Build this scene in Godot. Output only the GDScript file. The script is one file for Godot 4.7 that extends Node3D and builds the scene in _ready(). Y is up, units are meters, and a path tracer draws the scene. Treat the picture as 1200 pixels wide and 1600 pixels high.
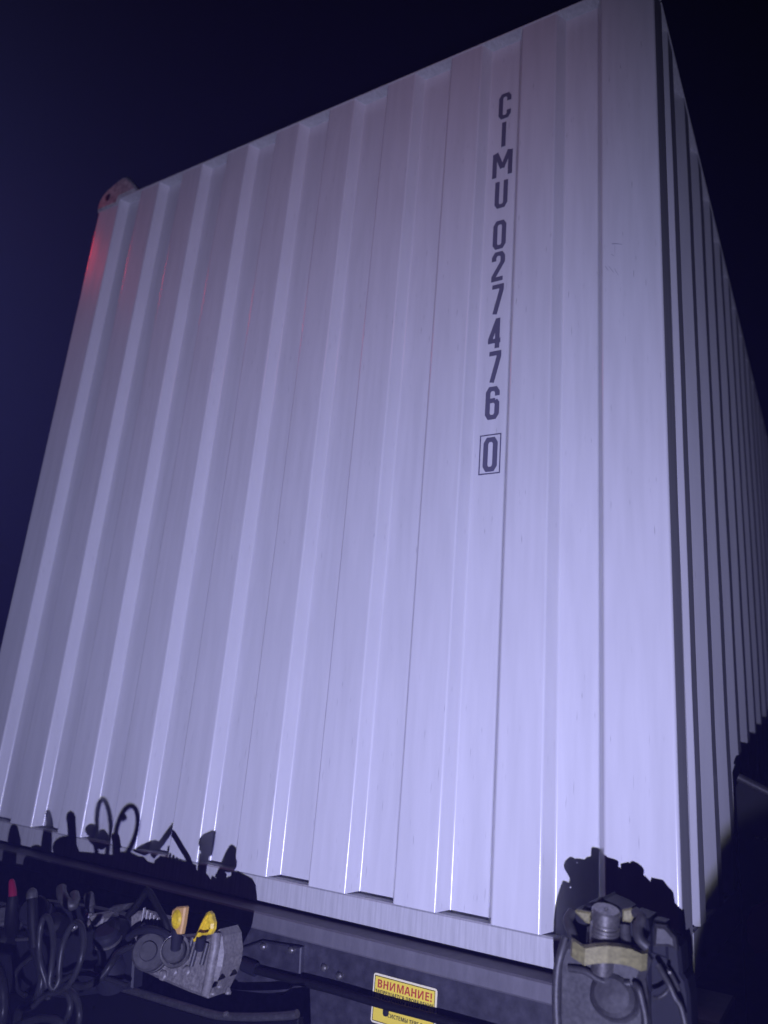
extends Node3D
# A container end wall at night, lit by one small lamp below and behind the camera. Units are metres, y is up; the container's floor level is FLOOR above the ground.

const FLOOR := 1.2
const WIDTH := 2.438
const TOP := 2.66
const RAIL := 0.0633
const FIRST := 0.1387
const RECESS := 0.1385
const PITCH := 0.251
const DEPTH := 0.038
const SLOPE := 0.02

var rng := RandomNumberGenerator.new()
var wave := FastNoiseLite.new()
var counts := {}
var M := {}

# ---------------------------------------------------------------- mesh building
class Shape:
	var v := PackedVector3Array()
	var n := PackedVector3Array()
	var i := PackedInt32Array()
	func tri(a: Vector3, b: Vector3, c: Vector3, na: Vector3, nb: Vector3, nc: Vector3):
		var k := v.size()
		v.append_array([a, b, c])
		n.append_array([na, nb, nc])
		if (b - a).cross(c - a).dot(na + nb + nc) > 0.0:
			i.append_array([k, k + 2, k + 1])
		else:
			i.append_array([k, k + 1, k + 2])
	func quad(a: Vector3, b: Vector3, c: Vector3, d: Vector3, na: Vector3, nb: Vector3, nc: Vector3, nd: Vector3):
		tri(a, b, c, na, nb, nc)
		tri(a, c, d, na, nc, nd)
	func flat(a: Vector3, b: Vector3, c: Vector3, d: Vector3, out: Vector3):
		var nn := (b - a).cross(c - a).normalized()
		if nn.length() < 0.5:
			nn = (c - a).cross(d - a).normalized()
		if nn.dot(out) < 0.0:
			nn = -nn
		quad(a, b, c, d, nn, nn, nn, nn)
	func fit(origin: Vector3) -> ArrayMesh:
		var vv := PackedVector3Array()
		for p in v:
			vv.append(p - origin)
		var a := []
		a.resize(Mesh.ARRAY_MAX)
		a[Mesh.ARRAY_VERTEX] = vv
		a[Mesh.ARRAY_NORMAL] = n
		a[Mesh.ARRAY_INDEX] = i
		var m := ArrayMesh.new()
		m.add_surface_from_arrays(Mesh.PRIMITIVE_TRIANGLES, a)
		return m

# A box with chamfered edges; x, y, z are its own axes.
func box(s: Shape, at: Vector3, size: Vector3, bevel := 0.003, turn := Basis()):
	var h := size * 0.5
	var b: float = min(bevel, min(h.x, min(h.y, h.z)) * 0.9)
	var ax := [Vector3.RIGHT, Vector3.UP, Vector3.BACK]
	var hs := [h.x, h.y, h.z]
	for k in 3:
		var u := (k + 1) % 3
		var w := (k + 2) % 3
		for sg in [-1.0, 1.0]:
			var c: Vector3 = ax[k] * hs[k] * sg
			var du: Vector3 = ax[u] * (hs[u] - b)
			var dw: Vector3 = ax[w] * (hs[w] - b)
			s.flat(at + turn * (c - du - dw), at + turn * (c + du - dw), at + turn * (c + du + dw), at + turn * (c - du + dw), turn * (ax[k] * sg))
			for sg2 in [-1.0, 1.0]:
				# the edge between face k and face u
				var e1: Vector3 = ax[k] * hs[k] * sg + ax[u] * (hs[u] - b) * sg2
				var e2: Vector3 = ax[k] * (hs[k] - b) * sg + ax[u] * hs[u] * sg2
				s.flat(at + turn * (e1 - dw), at + turn * (e1 + dw), at + turn * (e2 + dw), at + turn * (e2 - dw), turn * (ax[k] * sg + ax[u] * sg2))
	for sx in [-1.0, 1.0]:
		for sy in [-1.0, 1.0]:
			for sz in [-1.0, 1.0]:
				var q := Vector3(sx, sy, sz)
				var p1 := Vector3(h.x, h.y - b, h.z - b) * q
				var p2 := Vector3(h.x - b, h.y, h.z - b) * q
				var p3 := Vector3(h.x - b, h.y - b, h.z) * q
				var nn := turn * q.normalized()
				s.tri(at + turn * p1, at + turn * p2, at + turn * p3, nn, nn, nn)

# An outline in x and y, with a thickness behind its front at z and a chamfer round the front.
func prism(s: Shape, outline: PackedVector2Array, z: float, thick: float, bevel := 0.004):
	var p := outline.duplicate()
	if not Geometry2D.is_polygon_clockwise(p):
		p.reverse()
	var k := p.size()
	var inner := PackedVector2Array()
	for a in k:
		var e1 := (p[a] - p[(a + k - 1) % k]).normalized()
		var e2 := (p[(a + 1) % k] - p[a]).normalized()
		var n1 := Vector2(-e1.y, e1.x)
		var n2 := Vector2(-e2.y, e2.x)
		var m := n1 + n2
		m = m / max(0.35, m.dot(n1))
		var q := p[a] + m * bevel
		if not Geometry2D.is_point_in_polygon(q, p):
			q = p[a] - m * bevel
		inner.append(q)
	var ids := Geometry2D.triangulate_polygon(inner)
	for t in range(0, ids.size(), 3):
		var f := Vector3.BACK
		s.tri(Vector3(inner[ids[t]].x, inner[ids[t]].y, z), Vector3(inner[ids[t + 1]].x, inner[ids[t + 1]].y, z), Vector3(inner[ids[t + 2]].x, inner[ids[t + 2]].y, z), f, f, f)
	ids = Geometry2D.triangulate_polygon(p)
	for t in range(0, ids.size(), 3):
		var f := Vector3.FORWARD
		s.tri(Vector3(p[ids[t]].x, p[ids[t]].y, z - thick), Vector3(p[ids[t + 1]].x, p[ids[t + 1]].y, z - thick), Vector3(p[ids[t + 2]].x, p[ids[t + 2]].y, z - thick), f, f, f)
	for a in k:
		var b := (a + 1) % k
		var e := (p[b] - p[a]).normalized()
		var o := Vector3(e.y, -e.x, 0)
		var mid := (p[a] + p[b]) * 0.5 + Vector2(o.x, o.y) * 0.0004
		if Geometry2D.is_point_in_polygon(mid, p):
			o = -o
		s.flat(Vector3(p[a].x, p[a].y, z - bevel), Vector3(p[b].x, p[b].y, z - bevel), Vector3(p[b].x, p[b].y, z - thick), Vector3(p[a].x, p[a].y, z - thick), o)
		s.flat(Vector3(p[a].x, p[a].y, z - bevel), Vector3(p[b].x, p[b].y, z - bevel), Vector3(inner[b].x, inner[b].y, z), Vector3(inner[a].x, inner[a].y, z), (o + Vector3.BACK).normalized())

func curve(points: Array, steps := 8, closed := false) -> Array:
	var out := []
	var k := points.size()
	var spans := k if closed else k - 1
	for a in spans:
		var p0: Vector3 = points[(a - 1 + k) % k] if closed or a > 0 else points[0]
		var p1: Vector3 = points[a]
		var p2: Vector3 = points[(a + 1) % k]
		var p3: Vector3 = points[(a + 2) % k] if closed or a + 2 < k else points[k - 1]
		for t in steps:
			var f := float(t) / steps
			out.append(p1.cubic_interpolate(p2, p0, p3, f))
	if not closed:
		out.append(points[k - 1])
	return out

# A round bar along a path; radius may be a number or an Array with one value per point; rough adds lumps.
func tube(s: Shape, path: Array, radius, sides := 10, closed := false, rough := 0.0, rings := 0.0):
	var k := path.size()
	var fr := []
	var side := Vector3.UP
	for a in k:
		var t: Vector3
		if closed:
			t = (path[(a + 1) % k] - path[(a + k - 1) % k]).normalized()
		else:
			t = (path[min(a + 1, k - 1)] - path[max(a - 1, 0)]).normalized()
		if a == 0 and abs(t.dot(side)) > 0.9:
			side = Vector3.RIGHT
		side = (side - t * side.dot(t)).normalized()
		fr.append([side, t.cross(side), t])
	var P := []
	var run := 0.0
	for a in k:
		if a > 0:
			run += (path[a] - path[a - 1]).length()
		var r: float = radius[a] if radius is Array else radius
		var row := []
		for b in sides:
			var g := TAU * b / sides
			var d: Vector3 = fr[a][0] * cos(g) + fr[a][1] * sin(g)
			var rr := r
			if rough > 0.0:
				rr *= 1.0 + rough * wave.get_noise_3dv((path[a] + d * r) * 900.0)
			if rings > 0.0:
				rr *= 1.0 - 0.16 * pow(abs(cos(PI * run / rings + g * 0.5)), 6.0)
			row.append(path[a] + d * rr)
		P.append(row)
	var N := []
	for a in k:
		var row := []
		for b in sides:
			var up: Vector3 = P[a][(b + 1) % sides] - P[a][(b + sides - 1) % sides]
			var a1: int = (a + 1) % k if closed else min(a + 1, k - 1)
			var a0: int = (a + k - 1) % k if closed else max(a - 1, 0)
			var al: Vector3 = P[a1][b] - P[a0][b]
			var nn := up.cross(al).normalized()
			if nn.dot(P[a][b] - path[a]) < 0.0:
				nn = -nn
			row.append(nn)
		N.append(row)
	for a in (k if closed else k - 1):
		var c := (a + 1) % k
		for b in sides:
			var d := (b + 1) % sides
			s.quad(P[a][b], P[a][d], P[c][d], P[c][b], N[a][b], N[a][d], N[c][d], N[c][b])
	if not closed:
		for a in [0, k - 1]:
			var t: Vector3 = -fr[a][2] if a == 0 else fr[a][2]
			for b in sides:
				s.tri(path[a], P[a][b], P[a][(b + 1) % sides], t, t, t)

# Turned work: profile of Vector2(radius, height) about an axis.
func lathe(s: Shape, at: Vector3, profile: Array, turn := Basis(), sides := 28, squash := 1.0):
	for a in profile.size() - 1:
		var p: Vector2 = profile[a]
		var q: Vector2 = profile[a + 1]
		var e := (q - p).normalized()
		var o := Vector2(e.y, -e.x)
		for b in sides:
			var g := TAU * b / sides
			var h := TAU * (b + 1) / sides
			var d1 := Vector3(cos(g), 0, sin(g) * squash)
			var d2 := Vector3(cos(h), 0, sin(h) * squash)
			var n1 := (turn * (d1 * o.x + Vector3.UP * o.y)).normalized()
			var n2 := (turn * (d2 * o.x + Vector3.UP * o.y)).normalized()
			var p1 := at + turn * (d1 * p.x + Vector3.UP * p.y)
			var p2 := at + turn * (d2 * p.x + Vector3.UP * p.y)
			var q1 := at + turn * (d1 * q.x + Vector3.UP * q.y)
			var q2 := at + turn * (d2 * q.x + Vector3.UP * q.y)
			if p.x > 0.00001:
				s.tri(p1, p2, q2, n1, n2, n2)
			if q.x > 0.00001:
				s.tri(p1, q2, q1, n1, n2, n1)

# A painted stroke: a flat ribbon of a given width along a line in the x-y plane, 0.4 mm thick.
func stroke(s: Shape, line: Array, width: float, z: float, closed := false):
	var k := line.size()
	var l := []
	var r := []
	for a in k:
		var e1: Vector2
		var e2: Vector2
		if closed:
			e1 = (line[a] - line[(a + k - 1) % k]).normalized()
			e2 = (line[(a + 1) % k] - line[a]).normalized()
		else:
			e1 = (line[a] - line[a - 1]).normalized() if a > 0 else (line[1] - line[0]).normalized()
			e2 = (line[a + 1] - line[a]).normalized() if a < k - 1 else e1
		var n1 := Vector2(-e1.y, e1.x)
		var m := n1 + Vector2(-e2.y, e2.x)
		m = m / max(0.6, m.dot(n1))
		l.append(line[a] + m * width * 0.5)
		r.append(line[a] - m * width * 0.5)
	for a in (k if closed else k - 1):
		var b := (a + 1) % k
		var t := 0.0004
		s.flat(Vector3(l[a].x, l[a].y, z), Vector3(l[b].x, l[b].y, z), Vector3(r[b].x, r[b].y, z), Vector3(r[a].x, r[a].y, z), Vector3.BACK)
		var o: Vector2 = l[a] - r[a]
		s.flat(Vector3(l[a].x, l[a].y, z), Vector3(l[b].x, l[b].y, z), Vector3(l[b].x, l[b].y, z - t), Vector3(l[a].x, l[a].y, z - t), Vector3(o.x, o.y, 0))
		s.flat(Vector3(r[a].x, r[a].y, z), Vector3(r[b].x, r[b].y, z), Vector3(r[b].x, r[b].y, z - t), Vector3(r[a].x, r[a].y, z - t), Vector3(-o.x, -o.y, 0))

# ---------------------------------------------------------------- naming
func numbered(called: String) -> String:
	var k: int = counts.get(called, 0)
	counts[called] = k + 1
	return called if k == 0 else "%s_%03d" % [called, k]

func thing(called: String, label: String, category: String, at: Vector3, group := "") -> Node3D:
	var o := Node3D.new()
	o.name = numbered(called)
	add_child(o)
	o.position = at
	o.set_meta("label", label)
	o.set_meta("category", category)
	if group:
		o.set_meta("group", group)
	return o

func origin_of(o: Node3D) -> Vector3:
	var p := Vector3.ZERO
	var q: Node = o
	while q != self:
		p += (q as Node3D).position
		q = q.get_parent()
	return p

# The shape, given in world coordinates, as one named mesh under its thing or part.
func part(called: String, s: Shape, m: Material, parent: Node3D, label := "") -> MeshInstance3D:
	var o := MeshInstance3D.new()
	var k := 0
	var nm := called
	while parent.has_node(nm):
		k += 1
		nm = "%s_%03d" % [called, k]
	o.name = nm
	o.mesh = s.fit(origin_of(parent))
	o.material_override = m
	parent.add_child(o, true)
	if label:
		o.set_meta("label", label)
	return o

# ---------------------------------------------------------------- materials
func texture(w: int, h: int, seed_: int, kind: String) -> ImageTexture:
	var a := FastNoiseLite.new()
	a.seed = seed_
	a.noise_type = FastNoiseLite.TYPE_SIMPLEX_SMOOTH
	a.fractal_octaves = 4
	a.frequency = 0.02
	var fine := a.get_seamless_image(w, h)
	a.seed = seed_ + 1
	a.frequency = 0.006
	var broad := a.get_seamless_image(w, h)
	a.seed = seed_ + 2
	a.frequency = 0.12
	a.fractal_octaves = 2
	var grain := a.get_seamless_image(w, h)
	var im := Image.create_empty(w, h, false, Image.FORMAT_RGB8)
	for y in h:
		for x in w:
			var f := fine.get_pixel(x, y).r
			var b := broad.get_pixel(x, y).r
			var g := grain.get_pixel(x, y).r
			var c := Color.WHITE
			match kind:
				"paint":
					# slight unevenness, and a few dark specks of dirt
					var k := 0.94 + 0.045 * f + 0.025 * b
					if g > 0.905:
						k *= 0.80
					c = Color(k, k, k * 1.0)
				"streak":
					# thin runs of dirt
					var k := 0.86 + 0.12 * f + 0.05 * b - 0.05 * g
					c = Color(k, k, k)
				"grime":
					var k := 0.62 + 0.3 * f + 0.2 * (b - 0.5) + 0.1 * (g - 0.5)
					c = Color(k, k * 0.985, k * 0.96)
				"rough":
					var k := 0.55 + 0.45 * (0.5 * f + 0.5 * g)
					c = Color(k, k, k)
				"asphalt":
					var k := 0.5 + 0.6 * g * f + 0.2 * b
					c = Color(k, k, k)
			im.set_pixel(x, y, c)
	im.generate_mipmaps()
	return ImageTexture.create_from_image(im)

func mat(linear: Color, rough: float, metal := 0.0, tex: Texture2D = null, size := Vector3.ONE, rtex: Texture2D = null) -> StandardMaterial3D:
	var m := StandardMaterial3D.new()
	m.albedo_color = linear.linear_to_srgb()
	m.roughness = rough
	m.metallic_specular = 0.5 if linear.get_luminance() > 0.05 else 0.25
	m.metallic = metal
	if tex:
		m.albedo_texture = tex
		m.uv1_triplanar = true
		m.uv1_world_triplanar = true
		m.uv1_scale = size
	if rtex:
		m.roughness_texture = rtex
		m.uv1_triplanar = true
		m.uv1_world_triplanar = true
		m.uv1_scale = size
	return m

func materials():
	var paint_t := texture(512, 512, 11, "paint")
	var grime_t := texture(512, 512, 23, "grime")
	var streak_t := texture(512, 256, 71, "streak")
	var rough_t := texture(256, 256, 37, "rough")
	var asphalt_t := texture(512, 512, 53, "asphalt")
	M.wall = mat(Color(0.60, 0.60, 0.61), 0.27, 0.0, paint_t, Vector3(3.1, 0.23, 3.1), rough_t)
	M.rail = mat(Color(0.50, 0.50, 0.50), 0.5, 0.0, streak_t, Vector3(9.0, 0.8, 9.0))
	M.casting = mat(Color(0.55, 0.55, 0.56), 0.6, 0.0, grime_t, Vector3(4, 4, 4))
	M.letter = mat(Color(0.10, 0.095, 0.14), 0.45)
	M.scuff = mat(Color(0.36, 0.36, 0.39), 0.7)
	M.chassis = mat(Color(0.055, 0.055, 0.075), 0.45, 0.0, grime_t, Vector3(3, 3, 3))
	M.flange = mat(Color(0.125, 0.12, 0.13), 0.6, 0.0, streak_t, Vector3(4, 2, 4))
	M.rubber = mat(Color(0.009, 0.009, 0.012), 0.6, 0.0, grime_t, Vector3(9, 9, 9))
	M.hose = mat(Color(0.028, 0.028, 0.032), 0.34, 0.0, rough_t, Vector3(7, 7, 7))
	M.skirt = mat(Color(0.003, 0.003, 0.004), 0.6)
	M.plastic = mat(Color(0.014, 0.014, 0.02), 0.5)
	M.cast = mat(Color(0.23, 0.225, 0.225), 0.5, 0.0, grime_t, Vector3(11, 11, 11))
	M.steel = mat(Color(0.42, 0.42, 0.42), 0.36, 0.8, grime_t, Vector3(14, 14, 14))
	M.dark_steel = mat(Color(0.075, 0.075, 0.08), 0.5, 0.2, grime_t, Vector3(9, 9, 9))
	M.brass = mat(Color(0.31, 0.295, 0.135), 0.55, 0.1, grime_t, Vector3(12, 12, 12))
	M.yellow = mat(Color(0.95, 0.70, 0.02), 0.45, 0.0, grime_t, Vector3(10, 10, 10))
	M.tan = mat(Color(0.40, 0.24, 0.07), 0.6)
	M.sticker = mat(Color(0.78, 0.62, 0.06), 0.5)
	M.sticker_edge = mat(Color(0.75, 0.70, 0.45), 0.5)
	M.print_red = mat(Color(0.42, 0.05, 0.02), 0.55)
	M.print_black = mat(Color(0.05, 0.045, 0.02), 0.55)
	M.red = mat(Color(0.16, 0.01, 0.03), 0.4)
	M.fairing = mat(Color(0.006, 0.006, 0.010), 0.55, 0.0, rough_t, Vector3(6, 6, 6))
	M.asphalt = mat(Color(0.05, 0.05, 0.05), 0.9, 0.0, asphalt_t, Vector3(1.3, 1.3, 1.3))

# ---------------------------------------------------------------- the container
# Pressed sheet: Vector2(along, out) corner points, their bends rounded.
func pressed(corners: Array, r: float) -> Array:
	var out := []   # [position, normal]
	var k := corners.size()
	for a in k:
		var p: Vector2 = corners[a]
		if a == 0 or a == k - 1:
			var e: Vector2 = (corners[1] - corners[0]) if a == 0 else (corners[k - 1] - corners[k - 2])
			e = e.normalized()
			out.append([p, Vector2(-e.y, e.x)])
			continue
		var e1: Vector2 = (p - corners[a - 1]).normalized()
		var e2: Vector2 = (corners[a + 1] - p).normalized()
		var n1 := Vector2(-e1.y, e1.x)
		var n2 := Vector2(-e2.y, e2.x)
		var g := acos(clamp(e1.dot(e2), -1.0, 1.0))
		var reach := r * tan(g * 0.5)
		var sgn := 1.0 if e1.cross(e2) < 0.0 else -1.0     # which side the bend's centre lies on
		var c := p - e1 * reach - n1 * r * sgn
		for t in 6:
			var nn := n1.slerp(n2, t / 5.0)
			out.append([c + nn * r * sgn, nn])
	return out

func sheet(profile: Array, y0: float, y1: float, rows: int, frame: Callable, wobble: float, seed_: float) -> Shape:
	var s := Shape.new()
	var P := []
	var N := []
	for b in rows + 1:
		var y: float = lerp(y0, y1, float(b) / rows)
		var ends: float = min(1.0, min(b, rows - b) / 4.0)
		var pr := []
		var nr := []
		for q in profile:
			var u: Vector2 = q[0]
			var w: Vector2 = q[1]
			var h := wobble * ends
			var d := h * wave.get_noise_3d(u.x * 160.0, y * 90.0, seed_)
			var gx := h * (wave.get_noise_3d(u.x * 160.0 + 3.2, y * 90.0, seed_) - wave.get_noise_3d(u.x * 160.0 - 3.2, y * 90.0, seed_)) / 0.04
			var gy := h * (wave.get_noise_3d(u.x * 160.0, y * 90.0 + 1.8, seed_) - wave.get_noise_3d(u.x * 160.0, y * 90.0 - 1.8, seed_)) / 0.04
			var pp: Vector3 = frame.call(u.x, y, u.y + d)
			var o: Vector3 = frame.call(0.0, 0.0, 0.0)
			var ex: Vector3 = frame.call(1.0, 0.0, 0.0) - o
			var ez: Vector3 = frame.call(0.0, 0.0, 1.0) - o
			pr.append(pp)
			nr.append((ex * (w.x - gx * w.y) + ez * w.y + Vector3.UP * (-gy * w.y)).normalized())
		P.append(pr)
		N.append(nr)
	for b in rows:
		for a in profile.size() - 1:
			s.quad(P[b][a], P[b][a + 1], P[b + 1][a + 1], P[b + 1][a], N[b][a], N[b][a + 1], N[b + 1][a + 1], N[b + 1][a])
	# the inside of the sheet, 2 mm behind
	for a in profile.size() - 1:
		var k0: Vector3 = P[0][a] - N[0][a] * 0.002
		var k1: Vector3 = P[0][a + 1] - N[0][a + 1] * 0.002
		var k2: Vector3 = P[rows][a + 1] - N[rows][a + 1] * 0.002
		var k3: Vector3 = P[rows][a] - N[rows][a] * 0.002
		s.quad(k0, k1, k2, k3, -N[0][a], -N[0][a + 1], -N[rows][a + 1], -N[rows][a])
	return s

func glyph(ch: String) -> Array:      # [lines], each an Array of Vector2 in a unit cell; a line whose ends meet is closed
	match ch:
		"C": return [[Vector2(1, .70), Vector2(1, .88), Vector2(.78, 1), Vector2(.22, 1), Vector2(0, .88), Vector2(0, .12), Vector2(.22, 0), Vector2(.78, 0), Vector2(1, .12), Vector2(1, .28)]]
		"I": return [[Vector2(.5, -.05), Vector2(.5, 1.05)]]
		"M": return [[Vector2(0, -.06), Vector2(0, 1)], [Vector2(.06, 1.02), Vector2(.5, .30)], [Vector2(.5, .30), Vector2(.94, 1.02)], [Vector2(1, 1), Vector2(1, -.06)]]
		"U": return [[Vector2(0, 1.06), Vector2(0, .12), Vector2(.22, 0), Vector2(.78, 0), Vector2(1, .12), Vector2(1, 1.06)]]
		"0": return [[Vector2(0, .88), Vector2(.22, 1), Vector2(.78, 1), Vector2(1, .88), Vector2(1, .12), Vector2(.78, 0), Vector2(.22, 0), Vector2(0, .12), Vector2(0, .88)]]
		"2": return [[Vector2(0, .72), Vector2(0, .88), Vector2(.22, 1), Vector2(.78, 1), Vector2(1, .88), Vector2(1, .66), Vector2(.02, .1), Vector2(.02, 0), Vector2(1.08, 0)]]
		"7": return [[Vector2(-.06, 1), Vector2(1, 1), Vector2(1, .86), Vector2(.32, -.06)]]
		"4": return [[Vector2(.74, -.06), Vector2(.74, 1.06)], [Vector2(.72, 1.0), Vector2(-.02, .3), Vector2(-.02, .22), Vector2(1.1, .22)]]
		"6": return [[Vector2(1, .74), Vector2(1, .88), Vector2(.78, 1), Vector2(.22, 1), Vector2(0, .88), Vector2(0, .12), Vector2(.22, 0), Vector2(.78, 0), Vector2(1, .12), Vector2(1, .48), Vector2(.78, .58)], [Vector2(.8, .58), Vector2(.05, .58)]]
	return []

func container():
	var y0 := FLOOR
	var o := thing("shipping_container", "pale grey corrugated shipping container with the dark number CIMU 027476 0 on its end", "shipping container", Vector3(WIDTH / 2, FLOOR, -3.03))
	# end wall
	var c := [Vector2(0.0, -0.06), Vector2(0.0, 0.0)]
	for k in 9:
		var s := FIRST + k * PITCH
		c.append_array([Vector2(s, 0), Vector2(s + SLOPE, -DEPTH), Vector2(s + RECESS - SLOPE, -DEPTH), Vector2(s + RECESS, 0)])
	c.append_array([Vector2(WIDTH, 0.0), Vector2(WIDTH, -0.112)])
	var end_frame := func(a, y, d): return Vector3(a, y, d)
	var wall := part("end_wall", sheet(pressed(c, 0.008), y0 + RAIL, y0 + TOP - 0.006, 70, end_frame, 0.002, 3.0), M.wall, o)
	# side wall, running back from the corner
	c = [Vector2(-0.114, 0.0), Vector2(-0.115, 0.0)]
	c = [Vector2(0.1135, 0.0), Vector2(0.118, 0.0), Vector2(0.15, -0.036), Vector2(0.175, -0.036), Vector2(0.215, 0.0)]
	var z := 0.215
	while z < 5.75:
		c.append_array([Vector2(z + 0.08, 0), Vector2(z + 0.148, -0.036), Vector2(z + 0.222, -0.036), Vector2(z + 0.29, 0)])
		z += 0.29
	c.append(Vector2(6.05, 0.0))
	var side_frame := func(a, y, d): return Vector3(WIDTH + d, y, -a)
	part("side_wall", sheet(pressed(c, 0.008), y0 + 0.1, y0 + TOP - 0.006, 40, side_frame, 0.003, 9.0), M.wall, o)
	var far_frame := func(a, y, d): return Vector3(-d, y, -a)
	part("side_wall", sheet(pressed([Vector2(0.061, 0), Vector2(6.05, 0)], 0.008), y0 + 0.1, y0 + TOP - 0.006, 4, far_frame, 0.002, 9.0), M.wall, o)
	# top plate, closing the corrugations above, and the roof
	var s := Shape.new()
	box(s, Vector3(WIDTH / 2, y0 + TOP - 0.003, -0.05), Vector3(WIDTH + 0.006, 0.006, 0.106), 0.0015)
	part("top_rail", s, M.rail, o)
	s = Shape.new()
	for x in [WIDTH - 0.03]:
		box(s, Vector3(x, y0 + TOP - 0.0028, -3.08), Vector3(0.066, 0.0056, 5.94), 0.0015)
	part("side_top_rail", s, M.rail, o)
	s = Shape.new()
	box(s, Vector3(WIDTH / 2 - 0.03, y0 + TOP - 0.012, -3.06), Vector3(WIDTH - 0.07, 0.004, 5.9), 0.001)
	part("roof", s, M.wall, o)
	# bottom rail, flush with the outer faces
	s = Shape.new()
	box(s, Vector3(WIDTH / 2, y0 + RAIL / 2, -0.06), Vector3(WIDTH - 0.004, RAIL, 0.118), 0.004)
	var rail := part("bottom_rail", s, M.rail, o)
	s = Shape.new()
	box(s, Vector3(WIDTH - 0.035, y0 + 0.05, -3.1), Vector3(0.06, 0.1, 5.9), 0.004)
	part("side_bottom_rail", s, M.rail, o)
	s = Shape.new()
	box(s, Vector3(WIDTH / 2, y0 + 0.04, -3.1), Vector3(WIDTH - 0.14, 0.03, 5.9), 0.004)
	part("floor", s, M.chassis, o)
	# top left corner casting, standing above the plate
	s = Shape.new()
	prism(s, PackedVector2Array([Vector2(-0.004, y0 + 2.63), Vector2(-0.005, y0 + 2.665), Vector2(0.002, y0 + 2.69), Vector2(0.018, y0 + 2.715), Vector2(0.045, y0 + 2.735), Vector2(0.1, y0 + 2.758), Vector2(0.135, y0 + 2.769), Vector2(0.155, y0 + 2.765), Vector2(0.175, y0 + 2.75), Vector2(0.225, y0 + 2.698), Vector2(0.24, y0 + 2.676), Vector2(0.243, y0 + 2.662), Vector2(0.14, y0 + 2.662), Vector2(0.13, y0 + 2.63)]), 0.009, 0.17, 0.008)
	var cast := part("corner_casting", s, M.casting, o)
	s = Shape.new()
	lathe(s, Vector3(0.058, y0 + 2.685, 0.0105), [Vector2(0.0, 0.0), Vector2(0.013, 0.0), Vector2(0.018, -0.003)], Basis(Vector3.RIGHT, PI / 2), 20, 1.3)
	part("casting_hole", s, M.plastic, cast)
	# the number, one character below the other, on the eighth recess
	var word := "CIMU 0274760"
	var tops := [2.453, 2.340, 2.228, 2.113, 0.0, 1.966, 1.855, 1.742, 1.630, 1.522, 1.410, 1.2555]
	var zf := -DEPTH + 0.0016
	for k in word.length():
		var ch := word[k]
		if ch == " ":
			continue
		var w := 0.066 if ch == "M" else 0.042
		var st := 0.0142
		s = Shape.new()
		var nth := 0
		for line in glyph(ch):
			nth += 1
			var l := []
			for q in line:
				l.append(Vector2(1.969 - w / 2 + st / 2 + q.x * (w - st), y0 + tops[k] - 0.101 + st / 2 + q.y * (0.101 - st)))
			var closed: bool = l[0].is_equal_approx(l[-1])
			if closed:
				l.pop_back()
			stroke(s, l, st, zf + 0.00025 * nth, closed)
		part("serial_letter" if k < 4 else "serial_digit", s, M.letter, wall)
	s = Shape.new()
	stroke(s, [Vector2(1.938, y0 + 1.149), Vector2(1.938, y0 + 1.263), Vector2(1.998, y0 + 1.263), Vector2(1.998, y0 + 1.149)], 0.0035, zf, true)
	part("number_frame", s, M.letter, wall)
	# rubbed marks on the right-hand post
	for q in [[Vector2(2.312, 1.752), Vector2(2.326, 1.748), 0.003], [Vector2(2.326, 1.748), Vector2(2.338, 1.742), 0.0018], [Vector2(2.294, 1.688), Vector2(2.302, 1.672), 0.0018], [Vector2(2.304, 1.684), Vector2(2.316, 1.662), 0.0015], [Vector2(2.318, 1.674), Vector2(2.328, 1.65), 0.0013], [Vector2(2.31, 1.72), Vector2(2.318, 1.712), 0.0015]]:
		s = Shape.new()
		stroke(s, [q[0] + Vector2(0, y0), q[1] + Vector2(0, y0)], q[2], 0.0022)
		part("scratch", s, M.scuff, wall)

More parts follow.
